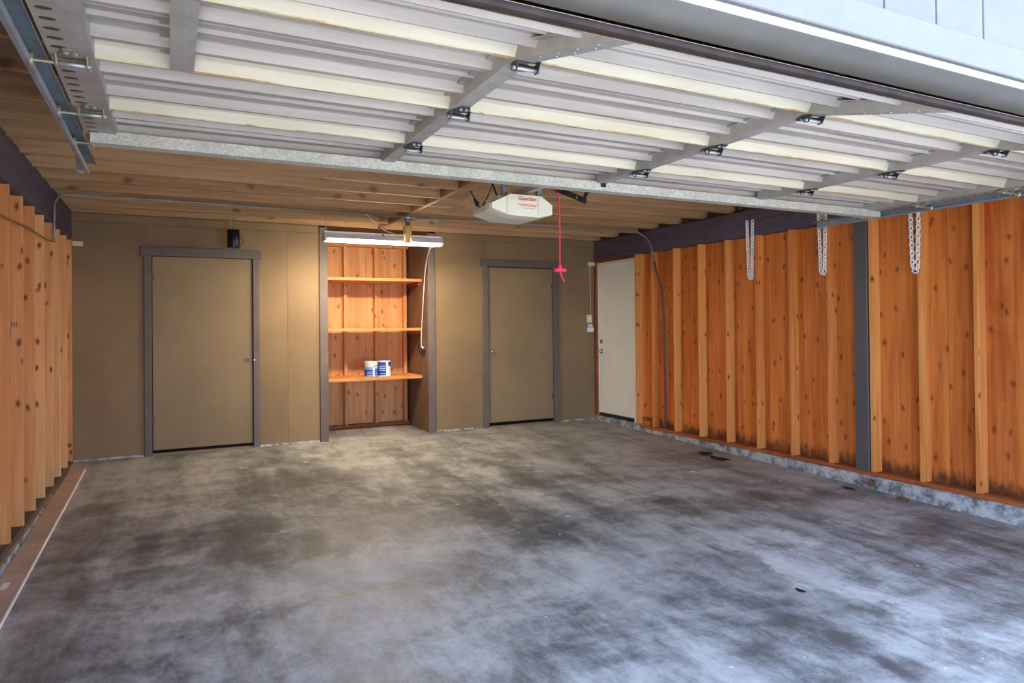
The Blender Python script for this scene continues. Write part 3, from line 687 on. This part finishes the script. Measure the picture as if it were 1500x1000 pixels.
YC = -1.115
tag(MB().tube(smooth_path([(.018, -1.235, 1.99), (.018, -1.232, 2.20), (.022, -1.215, 2.30), (.06, -1.16, 2.366), (.14, YC, 2.384)], 8)+[Vector((.3, YC, 2.385)), Vector((2.955, YC, 2.385))], .0095, 10).build('conduit', 'conduit_steel'), 'bent steel conduit running from the orange studs to the amber bulb', 'conduit')
tag(MB().tube([Vector((3.07, YC, 2.385)), Vector((5.6, YC, 2.385))]+smooth_path([(5.72, YC, 2.385), (5.84, YC-.03, 2.366), (5.925, YC-.09, 2.29), (5.948, YC-.15, 2.17), (5.954, YC-.19, 2.02)], 6), .0095, 10).build('conduit', 'conduit_steel'), 'steel conduit bending down over the dark beam near the white door', 'conduit')
tag(MB().tube(smooth_path([(5.954, -1.306, 2.015), (5.958, -1.33, 1.9), (5.985, -1.39, 1.68), (6.0, -1.415, 1.3), (6.0, -1.42, .7), (6.0, -1.42, .3), (6.0, -1.41, .062)]), .013, 8).build('flex_cable', 'cable_grey'), 'dark grey cable running down a stud bay to the sill', 'cable')
tag(MB().tube(smooth_path([(.0095, -6.2, 1.79), (.0095, -4.5, 1.86), (.0095, -3.0, 1.915), (.0095, -2.3, 1.945), (.0095, -1.6, 1.955), (.0095, -1.16, 1.985)]), .0065, 8).build('stud_cable', 'cable_tan'), 'tan cable stapled across the faces of the orange studs', 'cable')
tag(MB().tube(smooth_path([(2.62, -1.06, 2.392), (2.8, -1.0, 2.375), (2.95, -1.02, 2.383)]), .005, 8).build('loose_wire', 'cable_grey'), 'short grey wire sagging beside the amber bulb', 'wire')
tag(MB().tube(smooth_path([(3.06, -1.06, 2.385), (3.18, -1.0, 2.372), (3.32, -1.1, 2.36), (3.38, -1.06, 2.372), (3.26, -1.02, 2.38), (3.12, -.98, 2.37), (3.05, -.7, 2.39)]), .004, 8).build('loose_wire', 'cable_white'), 'white wire looped around the conduit beside the amber bulb', 'wire')
ec = empty('extension_cord', (3.2, -2.4, 2.36)); tag(ec, 'black extension cord and plug strung under the joists behind the opener', 'cord')
rel(MB().tube(smooth_path([(3.33, -1.42, 2.397), (3.21, -1.95, 2.394), (3.09, -2.5, 2.392), (3.10, -2.52, 2.37), (3.14, -2.5, 2.33)]), .006, 8).build('cable', 'cable_black'), ec)
rel(MB().tube([(3.13, -2.5, 2.34), (3.165, -2.47, 2.305), (3.178, -2.46, 2.29)], .017, 10, rads=[.009, .021, .014]).build('plug', 'black_plastic'), ec)
rel(MB().tube(smooth_path([(3.178, -2.46, 2.295), (3.21, -2.46, 2.275), (3.20, -2.6, 2.33), (3.13, -2.85, 2.385), (3.06, -2.95, 2.397), (3.02, -3.0, 2.39)]), .006, 8).build('cable', 'cable_black'), ec)
tag(MB().tube(smooth_path([(2.99, -3.1, 2.396), (2.96, -3.2, 2.34), (2.93, -3.35, 2.22), (2.90, -3.45, 2.135)]), .007, 8).build('opener_lead', 'cable_black'), 'black lead dropping from the joists into the opener housing', 'cord')

bc = empty('hanging_can', (1.42, -.25, 2.1)); tag(bc, 'small black can hung on green strings above the wide tan door', 'can')
rel(MB().lathe([(.058, .0), (.06, .004), (.06, .178), (.057, .182), (.054, .178), (.054, .008)], (1.425, -.25, 2.092), 2, 24).build('can_body', 'black_plastic'), bc)
for dx in (-.04, -.02, .025, .04): rel(MB().tube([(1.425+dx, -.25, 2.27), (1.425+dx*.8, -.25, 2.36), (1.427, -.25, 2.402)], .0025, 6).build('string', 'string_green'), bc)
rel(MB().tube(smooth_path([(1.482, -.25, 2.23), (1.51, -.25, 2.2), (1.512, -.25, 2.14), (1.482, -.25, 2.105)]), .0025, 6).build('bail', 'cable_black'), bc)

# wall controls
sw = tag(MB().cbox(5.839, 5.912, -.026, -.0005, 1.298, 1.405, .004).build('wall_button', 'ivory_plastic'), 'ivory opener button plate on the tan wall beside the white door', 'button')
rel(B(5.862, 5.890, -.031, -.0265, 1.335, 1.375).build('push_button', 'white_plastic'), sw)
s2 = tag(MB().cbox(5.846, 5.934, -.03, -.0005, 1.176, 1.235, .004).build('wall_remote', 'white_plastic'), 'white remote control box fixed under the ivory button plate', 'remote')
rel(MB().cbox(5.858, 5.92, -.02, -.0005, 1.237, 1.282, .003).build('holder', 'pale_print'), s2)
bx = tag(MB().cbox(5.868, 5.962, -.03, -.0005, 2.058, 2.112, .004).build('junction_cover', 'ivory_plastic'), 'small cream box on the tan wall above the ivory button', 'box')
tag(MB().tube([(5.895, -.004, 2.056), (5.90, -.004, 1.7), (5.908, -.004, 1.408)], .003, 6).build('button_wire', 'cable_white'), 'thin pale wire joining the cream box and the ivory button', 'wire')
tag(MB().tube([(5.93, -.004, 2.114), (5.935, -.004, 2.31)], .003, 6).build('button_wire', 'cable_tan'), 'thin wire rising from the cream box to the joists', 'wire')
tag(MB().cbox(.006, .092, -.012, -.0005, 2.078, 2.122, .003).build('cream_block', 'ivory_plastic'), 'small cream block on the tan wall beside the last orange stud', 'block')

# ================================================================== CHAINS
def chain(y, ztop, zbot, label, gap=.072):
    m = MB(); x = W-.022
    pitch = .0325
    def link_(c, t, flat):
        t = Vector(t).normalized(); side = Vector((0, 1, 0)) if not flat else Vector((1, 0, 0)); side = (side-t*side.dot(t)).normalized()
        P_ = []
        for q in range(12):
            a = 2*math.pi*q/12; P_.append(Vector(c)+t*(.0235*math.sin(a))+side*(.0145*math.cos(a)))
        m.tube(P_, .0056, 6, closed=True)
    n = int((ztop-zbot)/pitch)
    pts = []
    for k in range(n): pts.append((x, y+gap/2*(.55+.45*(1-k/n)) if k < n-1 else y+.02, ztop-k*pitch))
    for k in range(n): pts.append((x, y-gap/2*(.55+.45*(k/n)), ztop-(n-1-k)*pitch+(.0 if k else -.01)))
    pts.insert(n, (x, y, ztop-n*pitch-.006))
    for k in range(len(pts)):
        a = Vector(pts[max(k-1, 0)]); b = Vector(pts[min(k+1, len(pts)-1)])
        link_(pts[k], b-a, k % 2)
    root = m.build('hanging_chain', 'white_plastic'); tag(root, label, 'chain', 'white chains on the dark beam')
    for s in (-1, 1): MB().cyl((x-.004, y+s*gap/2, ztop+.012), (W-.003, y+s*gap/2, ztop+.012), .004, 6).build('hook', 'galv_plain', root)
chain(-2.80, 2.262, 1.69, 'white plastic chain on the dark beam, the one farthest from the steel post')
chain(-3.632, 2.25, 1.675, 'white plastic chain hanging close to the steel post, by the track end')
chain(-4.46, 2.25, 1.66, 'white plastic chain hanging past the steel post, beyond the track hanger')

# ================================================================== NICHE SHELVES AND CANS
for zt, th, lab in ((1.852, .036, 'top orange wooden shelf in the niche, just below the shop light'), (1.256, .036, 'middle empty orange shelf in the niche'), (.676, .038, 'lowest orange shelf in the niche, holding the paint cans')):
    o = CB(NX0+.003, NX1-.003, .20, .715, zt-th, zt, .004).build('shelf', 'shelf_wood'); tag(o, lab, 'shelf', 'niche shelves')
    CB(NX1-.024, NX1-.0035, .26, .70, zt-th-.04, zt-th-.001, .002).build('cleat', 'sill_wood', o)
ZS = .6765
def paint_can(x, y, mats_, label, bands):
    r, h = .078, .185
    root = empty('paint_can', (x, y, ZS)); tag(root, label, 'paint can', 'paint cans on the niche shelf')
    MB().lathe([(r-.002, 0), (r+.001, .003), (r, .006), (r, h-.006), (r+.001, h-.003), (r-.004, h)], (0, 0, 0), 2, 32).build('body', mats_[0], root)
    MB().lathe([(r-.012, h-.0005), (r-.014, h+.003), (r-.02, h-.001), (.01, h-.0005)], (0, 0, 0), 2, 28).build('lid', 'can_lid', root)
    def wrap(z0, z1, a0, a1, mat, nm, off=.0008):
        m = MB(); n = 14; vs_ = []
        for k in range(n+1):
            a = math.radians(a0+(a1-a0)*k/n)
            vs_ += [((r+off)*math.cos(a), (r+off)*math.sin(a), z0), ((r+off)*math.cos(a), (r+off)*math.sin(a), z1), ((r-.0005)*math.cos(a), (r-.0005)*math.sin(a), z1), ((r-.0005)*math.cos(a), (r-.0005)*math.sin(a), z0)]
        m.add(vs_, [[k*4+q, k*4+(q+1) % 4, k*4+4+(q+1) % 4, k*4+4+q] for k in range(n) for q in range(4)]+[[0, 1, 2, 3], [n*4+q for q in (3, 2, 1, 0)]])
        m.build(nm, mat, root)
    for b in bands: wrap(*b)
    pts = smooth_path([(r+.004, 0, h-.03), (r*.8, -r*.75, h-.045), (0, -r*1.08, h-.06), (-r*.8, -r*.75, h-.045), (-r-.004, 0, h-.03)])
    MB().tube(pts, .002, 6).build('handle', 'can_lid', root)
    for sx in (-1, 1): MB().lathe([(.008, 0), (.008, .006), (.004, .009)], (sx*(r), 0, h-.03), 0, 10).build('handle_ear', 'can_lid', root)
    return root
paint_can(2.985, .30, ['pale_print'], 'paint can with pale top fading into a blue label on the shelf', [(.006, .085, 170, 355, 'blue_print', 'label_band')]+[(.016+q*.02, .022+q*.02, 215, 268, 'pale_print', 'print_line', .0014) for q in range(3)]+[(.016+q*.02, .022+q*.02, 290, 340, 'pale_print', 'print_line', .0014) for q in range(3)]+[(.006, .085, 270, 286, 'pale_print', 'print_line', .0014), (.0855, .115, 175, 268, 'mid_print', 'label_band'), (.0855, .105, 288, 352, 'mid_print', 'label_band')])
paint_can(3.155, .335, ['white_plastic'], 'paint can with a deep blue and white striped label on the shelf', [(.012, .172, 165, 268, 'blue_print', 'label_band'), (.125, .172, 292, 350, 'blue_print', 'label_band')]+[(.07+q*.022, .076+q*.022, 200, 260, 'pale_print', 'print_line', .0014) for q in range(3)]+[(.03, .036, 215, 262, 'pale_print', 'print_line', .0014)])

# ================================================================== ON THE FLOOR
y0, y1 = -.45, -4.9
lb = empty('loose_board', (.085, -2.6, fz(-2.6))); tag(lb, 'brown loose trim board with white edge lying along the stud wall', 'board')
def slab(m, x0, x1, h0, h1):
    m.add([(x, y, fz(y)+h) for y in (y0, y1) for x, h in ((x0, h0), (x1, h0), (x1, h1), (x0, h1))], [(0,1,2,3), (7,6,5,4), (0,4,5,1), (1,5,6,2), (2,6,7,3), (3,7,4,0)]); return m
rel(slab(MB(), .026, .143, .001, .016).build('plank', 'board_brown'), lb)
rel(slab(MB(), .1435, .150, .001, .017).build('white_edge', 'white_plastic'), lb)
m = MB(); yl = -3.38
m.add([(x, y, fz(y)+.0165+d) for d in (0, .0006) for x, y in ((.052, yl-.05), (.085, yl-.05), (.088, yl+.05), (.056, yl+.05))], [(3,2,1,0), (4,5,6,7), (0,1,5,4), (1,2,6,5), (2,3,7,6), (3,0,4,7)])
rel(m.build('sticker', 'pale_print'), lb)
def scrap(name, x, y, pts, mat, label, cat, h=.004, group=None):
    m = MB(); n = len(pts); rz = [random.uniform(0, h*1.5) for _ in pts]
    m.add([(a, b, rz[i]+.001) for i, (a, b) in enumerate(pts)]+[(a, b, rz[i]+h+.001) for i, (a, b) in enumerate(pts)], [list(range(n-1, -1, -1)), [n+q for q in range(n)]]+[[q, (q+1) % n, n+(q+1) % n, n+q] for q in range(n)])
    return tag(m.build(name, mat, loc=(x, y, fz(y))), label, cat, group)
random.seed(11)
def ragged(r, n=9, e=.5, sx=1.0, sy=1.0): return [(sx*r*(1-e*random.random())*math.cos(2*math.pi*q/n), sy*r*(1-e*random.random())*math.sin(2*math.pi*q/n)) for q in range(n)]
scrap('dark_scrap', 5.71, -2.40, ragged(.08, 11, .6, .9, 1.2), 'debris_dark', 'black leathery scrap lying on the floor before the studs', 'scrap', .008)
scrap('dark_scrap', 5.655, -2.66, ragged(.10, 13, .55, .7, 1.5), 'debris_dark', 'longer black scrap beside the smaller one on the floor', 'scrap', .008)
scrap('dry_leaf', 5.86, -4.40, ragged(.055, 9, .5, .9, 1.1), 'leaf_brown', 'curled brown leaf near the curb below the plywood', 'leaf', .01)
scrap('dark_leaf', 5.80, -3.97, ragged(.055, 9, .6, .6, 1.4), 'debris_dark', 'flat dark leaf on the floor near the steel post', 'leaf', .004)
scrap('bark_chip', 3.75, -5.25, ragged(.024, 8, .5, .5, 1.6), 'debris_dark', 'dark bark chip alone on the bare open floor', 'chip', .006)
m = MB()
for q in range(46):
    a = random.uniform(0, 6.28); r = random.uniform(.005, .05); zz = random.uniform(-.06, -.005)
    p = Vector((W-.018, -4.06+r*math.cos(a)*1.2, zz)); d = Vector((random.uniform(-.03, 0), random.uniform(-.03, .03), random.uniform(-.025, .025)))
    m.tube([p, p+d*.6, p+d], .0022, 5)
tag(m.build('dry_tuft', 'rust_brush'), 'rusty brown tuft of dry needles stuck to the curb', 'tuft')
for x, y, r, lab in ((1.43, -.997, .035, 'white paper fleck on the floor before the wide tan door'), (5.05, -2.95, .03, 'white fleck on the floor between the black scraps and open concrete'),
        (4.4, -2.2, .022, 'white fleck on the floor out from the tan door with the knob'), (5.5, -3.55, .018, 'white fleck on the floor near the curb and steel post'), (2.0, -1.0, .02, 'white fleck on the floor between the wide tan door and the niche'),
        (3.3, -1.6, .018, 'white fleck on the floor below the amber bulb'), (2.55, -.75, .022, 'white fleck on the floor under the shop light'), (4.9, -1.2, .02, 'white fleck on the floor close before the tan door with the knob'),
        (3.35, -3.6, .016, 'white fleck on the floor below the cream opener'), (1.5, -3.05, .016, 'white fleck on a dark stain between loose board and opener')):
    scrap('paper_fleck', x, y, ragged(r, 7, .6, 1.6, .5), 'debris_white', lab, 'litter', .002, 'white flecks of litter on the floor')
